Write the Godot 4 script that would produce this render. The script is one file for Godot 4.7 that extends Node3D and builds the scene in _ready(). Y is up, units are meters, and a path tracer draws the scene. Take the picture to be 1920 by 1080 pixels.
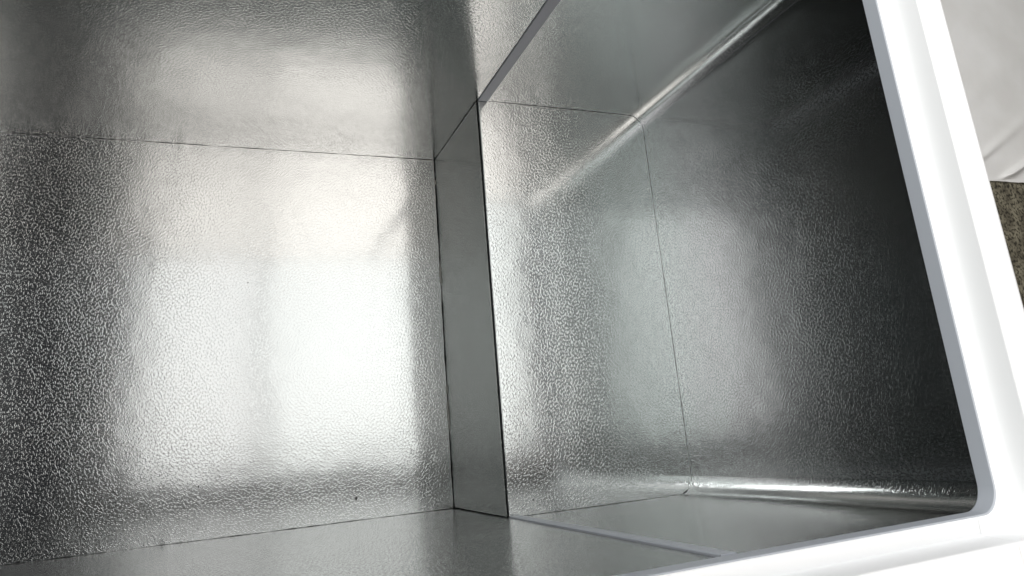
extends Node3D
# Inside of an open chest freezer lined with stucco-embossed aluminium, seen from above.
# x runs along the chest, y is up from the ground, z runs from the back wall to the front wall.

const G := 0.28          # height of the liner floor above the ground
const W := 0.46          # inside width, back wall to front wall
const L := 0.2216        # length of the raised step at the end
const S := 0.1885        # height of the step above the liner floor
const H := 0.5372        # height of the liner walls
const FAR := -0.67       # the hidden end of the chest
const RC := 0.019        # bend radius of the end wall sheet

var M := {}
var rng := RandomNumberGenerator.new()
var wob := FastNoiseLite.new()

func _ready() -> void:
	rng.seed = 11
	wob.seed = 5
	wob.noise_type = FastNoiseLite.TYPE_SIMPLEX_SMOOTH
	wob.frequency = 1.0
	build_camera_and_light()
	build_materials()
	build_setting()
	build_freezer()

# ---------------------------------------------------------------- camera, light
func build_camera_and_light() -> void:
	var cam := Camera3D.new()
	cam.name = "camera"
	add_child(cam)
	var right := Vector3(0.92295, 0.374816, 0.087617)
	var down := Vector3(0.020185, -0.274439, 0.961393)
	var ahead := Vector3(0.384391, -0.885548, -0.260859)
	cam.transform = Transform3D(Basis(right, -down, -ahead).orthonormalized(), Vector3(-0.26414, 0.91436 + G, 0.38377))
	var near := 0.02
	var focal := 1355.575      # in pixels of a picture 1080 high; the photograph is cropped off centre
	cam.set_frustum(2.0 * near * 540.0 / focal, Vector2(-34.68, -88.6) * near / focal, near, 60.0)
	cam.current = true
	var env := Environment.new()
	env.background_mode = Environment.BG_COLOR
	env.background_color = Color(0.14, 0.15, 0.165)
	env.tonemap_mode = Environment.TONE_MAPPER_LINEAR
	env.tonemap_exposure = 1.0
	env.sdfgi_enabled = true
	env.ssao_enabled = true
	env.ssil_enabled = true
	var we := WorldEnvironment.new()
	we.environment = env
	add_child(we)
	var at := 2.5 + G
	# overhead panels above the open chest, face down: centre, size (x, z), radiance
	panel_light("narrow overhead studio light hung above the deep part of the chest", Vector3(-0.3725, at, -0.42), Vector2(0.475, 1.70), Vector3.DOWN, 1.55, Color(1, 0.99, 0.985))
	panel_light("wide overhead studio light hung above the step end", Vector3(0.4475, at, -0.42), Vector2(1.065, 1.70), Vector3.DOWN, 1.75, Color(1, 1, 0.99))
	panel_light("narrow overhead studio light hung before the deep part of the chest", Vector3(-0.3725, at, 1.48), Vector2(0.475, 2.00), Vector3.DOWN, 3.1, Color(1, 0.96, 0.935))
	panel_light("wide overhead studio light hung before the step end", Vector3(0.4475, at, 1.48), Vector2(1.065, 2.00), Vector3.DOWN, 4.1, Color(1, 0.96, 0.935))
	panel_light("dim overhead studio light hung just past the charcoal flag", Vector3(-1.265, at, 0.50), Vector2(0.43, 3.20), Vector3.DOWN, 2.1, Color(0.965, 1, 0.98))
	panel_light("dim pinkish overhead studio light hung between two greenish ones", Vector3(-1.74, at, 0.50), Vector2(0.48, 3.20), Vector3.DOWN, 2.4, Color(1, 0.955, 0.97))
	panel_light("widest greenish overhead studio light hung farthest past the charcoal flag", Vector3(-2.70, at, 0.50), Vector2(1.40, 3.40), Vector3.DOWN, 3.0, Color(0.93, 1, 0.955))
	# key light, high behind the hidden end of the chest
	var k := Vector3(-1.8, 2.5 + G, -1.7)
	panel_light("tilted key studio light standing high behind the chest", k, Vector2(1.3, 1.3), (Vector3(0.2, 0.55 + G, 0.25) - k).normalized(), 23.0, Color(1, 0.995, 0.99))

func panel_light(label: String, where: Vector3, size: Vector2, facing: Vector3, radiance: float, color: Color) -> void:
	var root := Node3D.new()
	root.name = "studio_light"
	add_child(root, true)
	var up := Vector3(0, 0, 1) if absf(facing.y) > 0.95 else Vector3.UP
	root.transform = Transform3D(Basis.looking_at(facing, up), where)
	root.set_meta("label", label)
	root.set_meta("category", "studio light")
	root.set_meta("group", "studio lights round the chest")
	var house := StandardMaterial3D.new()
	house.albedo_color = Color(0.08, 0.08, 0.085)
	house.roughness = 0.7
	var glow := StandardMaterial3D.new()
	glow.albedo_color = Color(0.9, 0.9, 0.9)
	glow.emission_enabled = true
	glow.emission = color
	glow.emission_energy_multiplier = 0.1
	var st := SurfaceTool.new()
	st.begin(Mesh.PRIMITIVE_TRIANGLES)
	var hx := size.x / 2.0
	var hy := size.y / 2.0
	box(st, Vector3(-hx - 0.02, -hy - 0.02, 0.012), Vector3(hx + 0.02, hy + 0.02, 0.11))
	for s: int in [-1, 1]:
		box(st, Vector3(s * (hx + 0.01) - 0.01, -hy - 0.02, -0.006), Vector3(s * (hx + 0.01) + 0.01, hy + 0.02, 0.012))
		box(st, Vector3(-hx, s * (hy + 0.01) - 0.01, -0.006), Vector3(hx, s * (hy + 0.01) + 0.01, 0.012))
	part("housing", st.commit(), house, root)
	st = SurfaceTool.new()
	st.begin(Mesh.PRIMITIVE_TRIANGLES)
	box(st, Vector3(-hx, -hy, 0.004), Vector3(hx, hy, 0.0115))
	part("diffuser_screen", st.commit(), glow, root)
	var a := AreaLight3D.new()
	a.name = "area_light"
	a.area_size = size
	a.area_normalize_energy = true
	a.light_energy = radiance * size.x * size.y / PI
	a.light_color = color
	a.area_range = 12.0
	a.shadow_enabled = true
	root.add_child(a)

# ---------------------------------------------------------------- materials
func wave_field(n: int, k0: float, waves: int) -> PackedFloat32Array:
	# waves of about one length in all directions, laid over each other; repeats without a seam
	var f := PackedFloat32Array()
	f.resize(n * n)
	var norm := sqrt(2.0 / waves)
	for w in waves:
		var a := TAU * (w + rng.randf()) / waves
		var k := k0 * rng.randf_range(0.8, 1.22)
		var kx := roundi(k * cos(a))
		var ky := roundi(k * sin(a))
		var ph := rng.randf() * TAU
		var cx := PackedFloat32Array()
		var sx := PackedFloat32Array()
		cx.resize(n)
		sx.resize(n)
		for i in n:
			cx[i] = norm * cos(TAU * kx * i / n)
			sx[i] = norm * sin(TAU * kx * i / n)
		for j in n:
			var b := TAU * ky * j / n + ph
			var cb := cos(b)
			var sb := sin(b)
			var row := j * n
			for i in n:
				f[row + i] += cx[i] * cb - sx[i] * sb
	return f

func emboss_map(size: int, metres: float, pitch: float, height: float) -> ImageTexture:
	# short wandering ridges rolled into the sheet: the level lines of one wave field, broken up by a second
	var n := size
	var f := wave_field(n, metres / (pitch * 2.0), 40)
	var g := wave_field(n, metres / (pitch * 2.3), 30)
	for i in n * n:
		var c := f[i] / 0.5
		f[i] = exp(-c * c) * smoothstep(-0.7, 0.25, g[i])
	var px := metres / n
	var bytes := PackedByteArray()
	bytes.resize(n * n * 3)
	var o := 0
	for j in n:
		var up := ((j + n - 1) % n) * n
		var dn := ((j + 1) % n) * n
		for i in n:
			var dx := (f[j * n + (i + 1) % n] - f[j * n + (i + n - 1) % n]) * height / (2.0 * px)
			var dy := (f[dn + i] - f[up + i]) * height / (2.0 * px)
			var v := Vector3(-dx * 4.0, dy * 4.0, 1.0).normalized()
			bytes[o] = clampi(roundi((v.x * 0.5 + 0.5) * 255), 0, 255)
			bytes[o + 1] = clampi(roundi((v.y * 0.5 + 0.5) * 255), 0, 255)
			bytes[o + 2] = clampi(roundi((v.z * 0.5 + 0.5) * 255), 0, 255)
			o += 3
	var img := Image.create_from_data(n, n, false, Image.FORMAT_RGB8, bytes)
	return ImageTexture.create_from_image(img)

func noise_tex(freq: float, oct: int, lo: Color, hi: Color, seed_: int, size := 512, a := 0.3, b := 0.7) -> NoiseTexture2D:
	var n := FastNoiseLite.new()
	n.seed = seed_
	n.noise_type = FastNoiseLite.TYPE_SIMPLEX_SMOOTH
	n.frequency = freq
	n.fractal_octaves = oct
	var t := NoiseTexture2D.new()
	t.width = size
	t.height = size
	t.seamless = true
	t.noise = n
	var g := Gradient.new()
	g.set_color(0, lo)
	g.set_color(1, hi)
	g.set_offset(0, a)
	g.set_offset(1, b)
	t.color_ramp = g
	return t

func build_materials() -> void:
	var alu := StandardMaterial3D.new()
	alu.albedo_color = Color(0.745, 0.756, 0.755)
	alu.metallic = 1.0
	alu.roughness = 0.13
	alu.normal_enabled = true
	alu.normal_texture = emboss_map(960, 0.15, 0.0017, 0.000054)
	alu.normal_scale = 0.25
	alu.uv1_triplanar = true
	alu.uv1_world_triplanar = true
	alu.uv1_triplanar_sharpness = 8.0
	alu.uv1_scale = Vector3.ONE / 0.15
	M.alu = alu
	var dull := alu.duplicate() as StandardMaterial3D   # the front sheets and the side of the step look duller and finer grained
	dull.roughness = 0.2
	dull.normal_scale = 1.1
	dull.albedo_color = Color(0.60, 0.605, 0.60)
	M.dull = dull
	var white := StandardMaterial3D.new()
	white.albedo_color = Color(0.94, 0.945, 0.95)
	white.roughness = 0.42
	M.white = white
	var grey := StandardMaterial3D.new()
	grey.albedo_color = Color(0.66, 0.68, 0.71)
	grey.roughness = 0.45
	M.grey = grey
	var seal := StandardMaterial3D.new()
	seal.albedo_color = Color(0.72, 0.72, 0.70)
	seal.roughness = 0.5
	M.seal = seal
	var dark := StandardMaterial3D.new()
	dark.albedo_color = Color(0.12, 0.12, 0.11)
	dark.roughness = 0.8
	M.dark = dark
	var con := StandardMaterial3D.new()
	con.albedo_color = Color(1, 1, 1)
	con.albedo_texture = noise_tex(0.012, 6, Color(0.36, 0.34, 0.285), Color(0.52, 0.50, 0.43), 3, 1024, 0.25, 0.72)
	con.roughness = 0.9
	con.uv1_triplanar = true
	con.uv1_world_triplanar = true
	con.uv1_scale = Vector3.ONE * 1.9
	con.detail_enabled = true
	con.detail_blend_mode = BaseMaterial3D.BLEND_MODE_MUL
	con.detail_albedo = noise_tex(0.09, 4, Color(0.42, 0.41, 0.38), Color(1, 1, 1), 31, 512, 0.28, 0.5)
	con.detail_uv_layer = BaseMaterial3D.DETAIL_UV_1
	M.concrete = con
	var cloth := StandardMaterial3D.new()
	cloth.albedo_texture = noise_tex(0.006, 5, Color(0.88, 0.878, 0.868), Color(0.915, 0.915, 0.91), 8, 512, 0.2, 0.8)
	cloth.roughness = 0.85
	cloth.uv1_triplanar = true
	cloth.uv1_world_triplanar = true
	cloth.uv1_scale = Vector3.ONE * 1.3
	M.cloth = cloth

# ---------------------------------------------------------------- mesh helpers
func part(called: String, mesh: Mesh, mat: Material, parent: Node3D) -> MeshInstance3D:
	var o := MeshInstance3D.new()
	o.name = called
	o.mesh = mesh
	o.material_override = mat
	o.cast_shadow = GeometryInstance3D.SHADOW_CASTING_SETTING_ON
	parent.add_child(o, true)
	return o

func quad(st: SurfaceTool, a: Vector3, b: Vector3, c: Vector3, d: Vector3, na: Vector3, nb: Vector3, nc: Vector3, nd: Vector3) -> void:
	# a b c d clockwise as seen from the front; turned if the normals say otherwise
	var face := (c - a).cross(b - a)
	var p := [a, b, c, a, c, d]
	var n := [na, nb, nc, na, nc, nd]
	if face.dot(na) < 0.0:
		p = [a, c, b, a, d, c]
		n = [na, nc, nb, na, nd, nc]
	for i in 6:
		st.set_normal(n[i])
		st.add_vertex(p[i])

func flat(st: SurfaceTool, a: Vector3, b: Vector3, c: Vector3, d: Vector3, n: Vector3) -> void:
	quad(st, a, b, c, d, n, n, n, n)

func box(st: SurfaceTool, lo: Vector3, hi: Vector3) -> void:
	var v := func(i: int, j: int, k: int) -> Vector3: return Vector3(hi.x if i else lo.x, hi.y if j else lo.y, hi.z if k else lo.z)
	flat(st, v.call(1, 0, 0), v.call(1, 1, 0), v.call(1, 1, 1), v.call(1, 0, 1), Vector3.RIGHT)
	flat(st, v.call(0, 0, 0), v.call(0, 1, 0), v.call(0, 1, 1), v.call(0, 0, 1), Vector3.LEFT)
	flat(st, v.call(0, 1, 0), v.call(1, 1, 0), v.call(1, 1, 1), v.call(0, 1, 1), Vector3.UP)
	flat(st, v.call(0, 0, 0), v.call(1, 0, 0), v.call(1, 0, 1), v.call(0, 0, 1), Vector3.DOWN)
	flat(st, v.call(0, 0, 1), v.call(1, 0, 1), v.call(1, 1, 1), v.call(0, 1, 1), Vector3.BACK)
	flat(st, v.call(0, 0, 0), v.call(1, 0, 0), v.call(1, 1, 0), v.call(0, 1, 0), Vector3.FORWARD)

# A sheet given by surface(u, v) with u, v in 0..1; its front normal at (u, v) is the cross product of the two slopes, turned to face toward; thick metres of sheet lie behind it.
func sheet(surface: Callable, nu: int, nv: int, toward: Callable, thick := 0.0012) -> ArrayMesh:
	var st := SurfaceTool.new()
	st.begin(Mesh.PRIMITIVE_TRIANGLES)
	var pts := []
	var nrm := []
	for j in nv + 1:
		for i in nu + 1:
			var u := float(i) / nu
			var v := float(j) / nv
			var e := 0.002
			var du: Vector3 = surface.call(minf(u + e, 1), v) - surface.call(maxf(u - e, 0), v)
			var dv: Vector3 = surface.call(u, minf(v + e, 1)) - surface.call(u, maxf(v - e, 0))
			var n := du.cross(dv).normalized()
			var t: Vector3 = toward.call(u, v)
			if n.dot(t) < 0:
				n = -n
			pts.append(surface.call(u, v))
			nrm.append(n)
	var w := nu + 1
	for j in nv:
		for i in nu:
			var a := j * w + i
			quad(st, pts[a], pts[a + 1], pts[a + w + 1], pts[a + w], nrm[a], nrm[a + 1], nrm[a + w + 1], nrm[a + w])
			var b := [a, a + 1, a + w + 1, a + w]
			quad(st, pts[b[0]] - nrm[b[0]] * thick, pts[b[1]] - nrm[b[1]] * thick, pts[b[2]] - nrm[b[2]] * thick, pts[b[3]] - nrm[b[3]] * thick, -nrm[b[0]], -nrm[b[1]], -nrm[b[2]], -nrm[b[3]])
	# edges
	for i in nu:
		for row: int in [0, nv]:
			var a: int = row * w + i
			var other: int = (1 if row == 0 else nv - 1) * w + i
			var out_dir: Vector3 = (pts[a] - pts[other]).normalized()
			flat(st, pts[a], pts[a + 1], pts[a + 1] - nrm[a + 1] * thick, pts[a] - nrm[a] * thick, out_dir)
	for j in nv:
		for col: int in [0, nu]:
			var a: int = j * w + col
			var other: int = j * w + (1 if col == 0 else nu - 1)
			var out_dir: Vector3 = (pts[a] - pts[other]).normalized()
			flat(st, pts[a], pts[a + w], pts[a + w] - nrm[a + w] * thick, pts[a] - nrm[a] * thick, out_dir)
	return st.commit()

func bulge(x: float, y: float, z: float, amount: float) -> float:
	return 0.45 * amount * (wob.get_noise_3d(x * 4.2, y * 4.2, z * 4.2) + 0.35 * wob.get_noise_3d(x * 13.0 + 7.0, y * 13.0, z * 13.0))

# A rounded profile: corner points (outward distance, height) with a rounding radius each, as [outward, height, normal outward, normal up].
func rounded(profile: Array) -> Array:
	var out := []
	var n := profile.size()
	for i in n:
		var p := Vector2(profile[i][0], profile[i][1])
		var before: Vector2 = p - Vector2(profile[i - 1][0], profile[i - 1][1]) if i > 0 else Vector2.ZERO
		var after: Vector2 = Vector2(profile[i + 1][0], profile[i + 1][1]) - p if i < n - 1 else Vector2.ZERO
		var side := func(d: Vector2) -> Vector2: return Vector2(-d.y, d.x).normalized()
		if i == 0:
			var s: Vector2 = side.call(after)
			out.append([p.x, p.y, s.x, s.y])
		elif i == n - 1:
			var s: Vector2 = side.call(before)
			out.append([p.x, p.y, s.x, s.y])
		else:
			var r: float = profile[i][2]
			var a: Vector2 = before.normalized()
			var b: Vector2 = after.normalized()
			var turn := absf(a.angle_to(b))
			var cut := r * tan(turn / 2)
			var p0 := p - a * cut
			var p1 := p + b * cut
			for k in 5:
				var t := k / 4.0
				var q := p0.lerp(p, t).lerp(p.lerp(p1, t), t)
				var s: Vector2 = (side.call(a) as Vector2).slerp(side.call(b), t)
				out.append([q.x, q.y, s.x, s.y])
	return out

# The outline of the opening grown outward by u with corner radius r, from one joint to the other: arcs at the listed corners, straight runs between.
func rim_path(u: float, r: float, piece: String) -> Array:
	var x0 := FAR - u
	var x1 := L + u
	var z0 := -u
	var z1 := W + u
	var out := []
	var jx := 0.198
	var jf := FAR + 0.05
	if piece == "front":
		for k in 9:
			out.append([Vector2(lerpf(jf + 0.0002, jx - 0.00018, k / 8.0), z1), Vector2(0, 1)])
	elif piece == "back":
		for k in 9:
			out.append([Vector2(lerpf(jf + 0.0002, jx - 0.00018, k / 8.0), z0), Vector2(0, -1)])
	elif piece == "step_end":
		out.append([Vector2(jx, z1), Vector2(0, 1)])
		for k in 11:
			var a := PI / 2 * (1 - k / 10.0)
			out.append([Vector2(x1 - r + r * cos(a), z1 - r + r * sin(a)), Vector2(cos(a), sin(a))])
		for k in 11:
			var a := -PI / 2 * k / 10.0
			out.append([Vector2(x1 - r + r * cos(a), z0 + r + r * sin(a)), Vector2(cos(a), sin(a))])
		out.append([Vector2(jx, z0), Vector2(0, -1)])
	else:
		out.append([Vector2(jf, z1), Vector2(0, 1)])
		for k in 11:
			var a := PI / 2 * (1 + k / 10.0)
			out.append([Vector2(x0 + r + r * cos(a), z1 - r + r * sin(a)), Vector2(cos(a), sin(a))])
		for k in 11:
			var a := PI + PI / 2 * k / 10.0
			out.append([Vector2(x0 + r + r * cos(a), z0 + r + r * sin(a)), Vector2(cos(a), sin(a))])
		out.append([Vector2(jf, z0), Vector2(0, -1)])
	return out

func rim_piece(profile: Array, radius: Callable, piece: String) -> ArrayMesh:
	var st := SurfaceTool.new()
	st.begin(Mesh.PRIMITIVE_TRIANGLES)
	var rows := []
	for q in rounded(profile):
		var row := []
		for p in rim_path(q[0], radius.call(q[0]), piece):
			var n: Vector3 = Vector3(p[1].x * q[2], q[3], p[1].y * q[2]).normalized()
			row.append([Vector3(p[0].x, q[1] + G, p[0].y), n])
		rows.append(row)
	for i in rows.size() - 1:
		for k in rows[i].size() - 1:
			var a: Array = rows[i][k]
			var b: Array = rows[i][k + 1]
			var c: Array = rows[i + 1][k + 1]
			var d: Array = rows[i + 1][k]
			quad(st, a[0], b[0], c[0], d[0], a[1], b[1], c[1], d[1])
	return st.commit()

# ---------------------------------------------------------------- setting
func build_setting() -> void:
	var ground := part("ground", sheet(func(u: float, v: float) -> Vector3:
		return Vector3(lerpf(-5, 6, u), 0, lerpf(-4, 5, v)), 24, 24, func(_u: float, _v: float) -> Vector3: return Vector3.UP, 0.05), M.concrete, self)
	ground.set_meta("kind", "structure")
	# white sheet spread over the ground behind the chest
	var folds := FastNoiseLite.new()
	folds.seed = 21
	folds.frequency = 1.0
	var c := part("ground_sheet", sheet(func(u: float, v: float) -> Vector3:
		var x := lerpf(0.5, 3.2, u)
		var d := v * v * 2.6
		var hem := 0.004 * folds.get_noise_2d(x * 7.0, 3.0)
		var z := -0.16 - d + hem
		var lift := 0.006 + 0.010 * smoothstep(0.0, 0.06, d) + 0.006 * folds.get_noise_2d(x * 0.9, d * 1.3) * smoothstep(0.0, 0.3, d)
		for q: Array in [[1.45, 0.9, 0.012, 0.010], [1.62, 0.75, 0.016, 0.016], [1.74, 1.1, 0.010, 0.009], [1.83, 0.6, 0.02, 0.014], [2.1, 0.8, 0.018, 0.012], [1.2, 1.0, 0.02, 0.010]]:
			var off: float = (x - q[0]) - d / q[1] * 1.6
			lift += q[3] * exp(-pow(off / (q[2] + d * 0.12), 2.0)) * smoothstep(0.0, 0.02, d) * exp(-d * 6.0)
		return Vector3(x, lift, z), 300, 110, func(_u: float, _v: float) -> Vector3: return Vector3.UP, 0.003), M.cloth, self)
	c.set_meta("label", "creased white cloth sheet spread on the concrete behind the chest freezer")
	c.set_meta("category", "sheet")
	# charcoal cloth flag on a frame that keeps light off the hidden end of the chest
	var flag := Node3D.new()
	flag.name = "light_flag"
	flag.set_meta("label", "charcoal cloth light flag standing by the hidden end of the chest")
	flag.set_meta("category", "light flag")
	add_child(flag)
	var fx := FAR - 0.062
	var cloth := StandardMaterial3D.new()
	cloth.albedo_color = Color(0.25, 0.255, 0.28)
	cloth.roughness = 0.95
	part("cloth", sheet(func(u: float, v: float) -> Vector3:
		return Vector3(fx + 0.006 * sin(u * 17.0), lerpf(0.3, G + 1.2, v), lerpf(-0.8, 1.6, u)), 30, 8, func(_u: float, _v: float) -> Vector3: return Vector3.RIGHT, 0.003), cloth, flag)
	for z: float in [-0.82, 1.62]:
		var st := SurfaceTool.new()
		st.begin(Mesh.PRIMITIVE_TRIANGLES)
		box(st, Vector3(fx - 0.012, 0.0, z - 0.012), Vector3(fx + 0.012, G + 1.21, z + 0.012))
		box(st, Vector3(fx - 0.2, 0.0, z - 0.02), Vector3(fx - 0.012, 0.02, z + 0.02))
		part("post", st.commit(), M.dark, flag)

	# crossbar over the front of the chest that carries the camera
	var bar := Node3D.new()
	bar.name = "camera_crossbar"
	bar.set_meta("label", "grey camera crossbar on two posts over the front of the chest")
	bar.set_meta("category", "camera support")
	add_child(bar)
	var paint := StandardMaterial3D.new()
	paint.albedo_color = Color(0.45, 0.43, 0.42)
	paint.roughness = 0.6
	var sb := SurfaceTool.new()
	sb.begin(Mesh.PRIMITIVE_TRIANGLES)
	box(sb, Vector3(-0.56, G + 0.955, 0.412), Vector3(0.62, G + 0.985, 0.50))
	part("rail", sb.commit(), paint, bar)
	for x: float in [-0.58, 0.64]:
		sb = SurfaceTool.new()
		sb.begin(Mesh.PRIMITIVE_TRIANGLES)
		box(sb, Vector3(x - 0.02, G + 0.93, 0.44), Vector3(x + 0.02, G + 1.0, 0.62))
		box(sb, Vector3(x - 0.02, 0.0, 0.62), Vector3(x + 0.02, G + 1.0, 0.66))
		part("post", sb.commit(), paint, bar)

# ---------------------------------------------------------------- the freezer
func build_freezer() -> void:
	var fz := Node3D.new()
	fz.name = "chest_freezer"
	fz.set_meta("label", "open white chest freezer lined with embossed aluminium and a raised step")
	fz.set_meta("category", "freezer")
	add_child(fz)
	# outer cabinet
	var st := SurfaceTool.new()
	st.begin(Mesh.PRIMITIVE_TRIANGLES)
	var o := 0.043
	var top := H + G - 0.004
	box(st, Vector3(FAR - o, 0.03, -o), Vector3(L + o, 0.06, W + o))
	box(st, Vector3(L + o - 0.006, 0.06, -o), Vector3(L + o, top, W + o))
	box(st, Vector3(FAR - o, 0.06, -o), Vector3(FAR - o + 0.006, top, W + o))
	box(st, Vector3(FAR - o + 0.006, 0.06, -o), Vector3(L + o - 0.006, top, -o + 0.006))
	box(st, Vector3(FAR - o + 0.006, 0.06, W + o - 0.006), Vector3(L + o - 0.006, top, W + o))
	part("cabinet", st.commit(), M.white, fz)
	for fx: float in [FAR + 0.02, L - 0.02]:
		for fzz: float in [0.02, W - 0.02]:
			st = SurfaceTool.new()
			st.begin(Mesh.PRIMITIVE_TRIANGLES)
			box(st, Vector3(fx - 0.02, 0, fzz - 0.02), Vector3(fx + 0.02, 0.03, fzz + 0.02))
			part("foot", st.commit(), M.dark, fz)
	var up := func(_u: float, _v: float) -> Vector3: return Vector3.UP
	# floor of the deep part, its edge along the step a little uneven
	var floor_panel := part("floor_panel", sheet(func(u: float, v: float) -> Vector3:
		var edge := -0.0032 + 0.0010 * wob.get_noise_1d(v * 9.0)
		var x := lerpf(FAR + 0.001, edge, u)
		var z := lerpf(0.0004 + 0.0006 * wob.get_noise_2d(x * 31.0, 1.5), W - 0.0004 - 0.0005 * wob.get_noise_2d(x * 40.0, 8.5), v)
		var curl := 0.0006 * maxf(wob.get_noise_2d(x * 17.0, 4.0) - 0.2, 0.0) * (pow(1.0 - v, 40.0) + pow(v, 40.0))
		return Vector3(x, G + curl + bulge(x, 0.0, z, 0.0007), z), 160, 60, up), M.alu, fz)
	# back and front walls of the deep part, its hidden end
	part("back_wall_panel", sheet(func(u: float, v: float) -> Vector3:
		var x := lerpf(FAR, -0.0004, u)
		var y := lerpf(0.0, H, v)
		return Vector3(x, G + y + 0.0004, bulge(x, y, 0.0, 0.0008)), 70, 50, func(_u: float, _v: float) -> Vector3: return Vector3.BACK), M.alu, fz)
	part("front_wall_panel", sheet(func(u: float, v: float) -> Vector3:
		var x := lerpf(FAR, -0.0004, u)
		var y := lerpf(0.0, H, v)
		return Vector3(x, G + y + 0.0004, W + bulge(x, y, W, 0.0008)), 70, 50, func(_u: float, _v: float) -> Vector3: return Vector3.FORWARD), M.dull, fz)
	part("hidden_end_panel", sheet(func(u: float, v: float) -> Vector3:
		return Vector3(FAR, lerpf(G, G + H, v), lerpf(0.0, W, u)), 4, 4, func(_u: float, _v: float) -> Vector3: return Vector3.RIGHT), M.alu, fz)
	# the step: side and top
	var step := Node3D.new()
	step.name = "compressor_step"
	fz.add_child(step)
	part("side_panel", sheet(func(u: float, v: float) -> Vector3:
		var y := lerpf(0.0004, S - 0.0036, v)
		var z := lerpf(0.0012, W - 0.0012, u)
		return Vector3(lerpf(-0.0022, -0.0012, v) + bulge(0.0, y, z, 0.0006), G + y, z), 50, 24, func(_u: float, _v: float) -> Vector3: return Vector3.LEFT), M.dull, step)
	var pl := rounded_plan()
	part("top_panel", step_top(), M.alu, step)
	# wall sheet bent round the step end
	var total: float = pl[-1][2]
	var cut_a: float = pl[1][2] / total
	var cut_b: float = pl[-2][2] / total
	for piece: Array in [["step_back_wall_panel", 0.0, cut_a, 30, M.alu], ["end_wall_panel", cut_a, cut_b, 110, M.alu], ["step_front_wall_panel", cut_b, 1.0, 30, M.dull]]:
		var u0: float = piece[1]
		var u1: float = piece[2]
		part(piece[0], sheet(func(u: float, v: float) -> Vector3:
			var q: Array = along(pl, lerpf(u0, u1, u))
			var y := lerpf(S + 0.0004, H, v)
			var p: Vector2 = q[0]
			var n: Vector2 = q[1]
			p += n * bulge(p.x, y, p.y, 0.0008)
			return Vector3(p.x, G + y, p.y), piece[3], 36, func(u: float, _v: float) -> Vector3:
				var n: Vector2 = along(pl, lerpf(u0, u1, u))[1]
				return Vector3(n.x, 0, n.y)), piece[4], fz)
	# plastic strips that cover the joint of the wall sheets above the step
	for s: int in [0, 1]:
		st = SurfaceTool.new()
		st.begin(Mesh.PRIMITIVE_TRIANGLES)
		var zw := 0.0 if s == 0 else W
		var d := 1.0 if s == 0 else -1.0
		var steps := 24
		for i in steps:
			var y0 := lerpf(S + 0.0012, H - 0.0004, float(i) / steps)
			var y1 := lerpf(S + 0.0012, H - 0.0004, float(i + 1) / steps)
			var sec := [[0.0002, -0.001], [0.0002, 0.0010], [0.0009, 0.0016], [0.0108, 0.0015], [0.0122, 0.0009], [0.0126, -0.001]]
			for k in sec.size() - 1:
				var a: Array = sec[k]
				var b: Array = sec[k + 1]
				var n := Vector3(-(b[1] - a[1]), 0, d * (b[0] - a[0])).normalized()
				flat(st, Vector3(a[0], G + y0, zw + d * a[1]), Vector3(b[0], G + y0, zw + d * b[1]), Vector3(b[0], G + y1, zw + d * b[1]), Vector3(a[0], G + y1, zw + d * a[1]), n)
		for e: Array in [[G + S + 0.0012, Vector3.DOWN], [G + H - 0.0004, Vector3.UP]]:
			var yb: float = e[0]
			flat(st, Vector3(0.0002, yb, zw), Vector3(0.0126, yb, zw), Vector3(0.0108, yb, zw + d * 0.0015), Vector3(0.0009, yb, zw + d * 0.0016), e[1])
		var strip := part("joint_strip", st.commit(), M.grey, fz)
		strip.set_meta("label", "narrow bluish grey plastic strip covering the wall sheet joint")
	# rim: grey lip, then white ledge, riser and top
	var y0 := H + 0.0004
	var lip := [[-0.0006, y0, 0.0], [-0.0002, y0 + 0.0118, 0.0008], [0.0022, y0 + 0.0122, 0.0]]
	var white := [[0.0008, y0 + 0.004, 0.0], [0.0008, y0 + 0.0128, 0.0012], [0.0125, y0 + 0.0122, 0.0012], [0.0142, y0 + 0.0365, 0.0022], [0.0400, y0 + 0.0372, 0.004], [0.0460, y0 + 0.0340, 0.004], [0.0462, y0 - 0.03, 0.0]]
	var lip_r := func(_u: float) -> float: return 0.017
	var white_r := func(u: float) -> float: return lerpf(0.017, 0.008, clampf((u - 0.002) / 0.010, 0, 1)) if u < 0.02 else lerpf(0.008, 0.02, (u - 0.0142) / 0.03)
	for piece: String in ["step_end", "front", "back", "hidden_end"]:
		var r := part("rim_strip", rim_piece(white, white_r, piece), M.white, fz)
		var g := part("lip", rim_piece(lip, lip_r, piece), M.grey, r)
		g.set_meta("label", "grey inner lip of the rim")
	# beads of sealant squeezed out of the joint under the step
	for b: Array in [[0.030, 0.037], [0.148, 0.180], [0.310, 0.322], [0.330, 0.368]]:
		part("sealant_bead", bead(b[0], b[1]), M.seal, fz)
	# flecks of dirt
	for q: Array in [[-0.120, 0.4357, 0.0016], [-0.290, 0.4041, 0.0011], [-0.2424, 0.1749, 0.0009]]:
		part("dirt_fleck", fleck(Vector3(q[0], G + 0.0008, q[1]), q[2]), M.dark, floor_panel)
	part("dirt_fleck", fleck(Vector3(0.0279, G + S + 0.0008, 0.4458), 0.001), M.dark, step)

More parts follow.
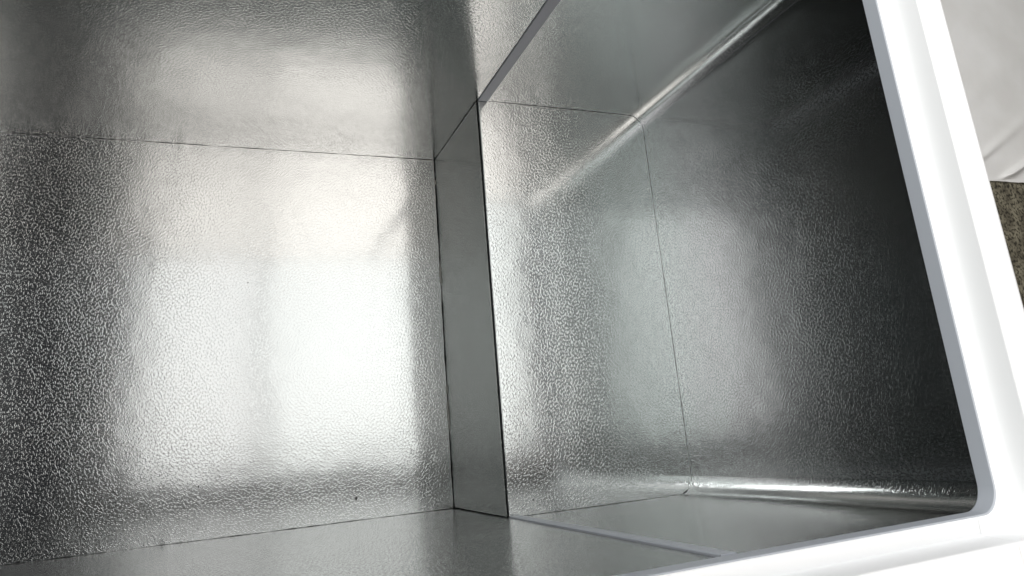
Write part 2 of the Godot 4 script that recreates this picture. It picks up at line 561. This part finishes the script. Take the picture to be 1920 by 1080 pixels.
func rounded_plan() -> Array:
	# the end wall sheet in plan, as [point, normal into the chest, length so far]
	var pts := []
	pts.append([Vector2(0.0004, 0.0), Vector2(0, 1)])
	for k in 13:
		var a := -PI / 2 + PI / 2 * k / 12.0
		pts.append([Vector2(L - RC + RC * cos(a), RC + RC * sin(a)), Vector2(-cos(a), -sin(a))])
	for k in 13:
		var a := PI / 2 * k / 12.0
		pts.append([Vector2(L - RC + RC * cos(a), W - RC + RC * sin(a)), Vector2(-cos(a), -sin(a))])
	pts.append([Vector2(0.0004, W), Vector2(0, -1)])
	var run := 0.0
	for i in pts.size():
		if i > 0:
			run += (pts[i][0] as Vector2).distance_to(pts[i - 1][0])
		pts[i].append(run)
	return pts

func along(pts: Array, u: float) -> Array:
	var s: float = u * float(pts[-1][2])
	for i in pts.size() - 1:
		if s <= pts[i + 1][2] + 1e-9:
			var t: float = (s - pts[i][2]) / maxf(pts[i + 1][2] - pts[i][2], 1e-9)
			var a: Vector2 = pts[i][0]
			var n: Vector2 = pts[i][1]
			return [a.lerp(pts[i + 1][0], t), n.lerp(pts[i + 1][1], t).normalized()]
	return [pts[-1][0], pts[-1][1]]

func step_top() -> ArrayMesh:
	# flat sheet with its front edge bent down over the step and its far corners cut round
	return sheet(func(u: float, v: float) -> Vector3:
		var z := lerpf(0.0003, W - 0.0003, v)
		var inset := 0.0
		for zz: float in [z, W - z]:
			if zz < RC:
				inset = RC - sqrt(maxf(RC * RC - (RC - zz) * (RC - zz), 0.0))
		var x1 := L - 0.0003 - inset
		var r := 0.004
		if u < 0.08:
			var a := (1.0 - u / 0.08) * PI / 2
			return Vector3(r - r * sin(a) - 0.001, G + S - r + r * cos(a), z)
		var x := lerpf(r - 0.001, x1, (u - 0.08) / 0.92)
		return Vector3(x, G + S + bulge(x, S, z, 0.0006) * smoothstep(0.0, 0.03, x), z), 75, 90, func(u: float, _v: float) -> Vector3:
			return Vector3(-0.6, 0.8, 0) if u < 0.08 else Vector3.UP)

func bead(z0: float, z1: float) -> ArrayMesh:
	var st := SurfaceTool.new()
	st.begin(Mesh.PRIMITIVE_TRIANGLES)
	var n := 24
	var rings := []
	for i in n + 1:
		var t := float(i) / n
		var r: float = 0.0018 * sqrt(maxf(sin(PI * t), 0.02)) * (0.65 + 0.6 * absf(wob.get_noise_2d(t * 14.0, z0 * 90.0)))
		var c := Vector3(-0.0026 + 0.0012 * wob.get_noise_2d(t * 6.0, z0 * 50.0 + 9.0), G + 0.0006, lerpf(z0, z1, t))
		var ring := []
		for k in 8:
			var a := TAU * k / 8
			ring.append([c + Vector3(cos(a), sin(a), 0) * r, Vector3(cos(a), sin(a), 0)])
		rings.append(ring)
	for i in n:
		for k in 8:
			var a: Array = rings[i][k]
			var b: Array = rings[i][(k + 1) % 8]
			var c: Array = rings[i + 1][(k + 1) % 8]
			var d: Array = rings[i + 1][k]
			quad(st, a[0], b[0], c[0], d[0], a[1], b[1], c[1], d[1])
	return st.commit()

func fleck(where: Vector3, r: float) -> ArrayMesh:
	var st := SurfaceTool.new()
	st.begin(Mesh.PRIMITIVE_TRIANGLES)
	var tip := where + Vector3(0, 0.0008, 0)
	var ring := []
	for k in 9:
		var a := TAU * k / 9
		var q := r * (0.5 + 0.7 * rng.randf())
		ring.append(where + Vector3(cos(a) * q * 0.7, -0.0005, sin(a) * q * 1.4))
	for k in 9:
		var n: Vector3 = ((ring[k] + ring[(k + 1) % 9]) * 0.5 - where + Vector3.UP * 0.002).normalized()
		flat(st, tip, ring[k], ring[(k + 1) % 9], ring[(k + 1) % 9], n)
	return st.commit()
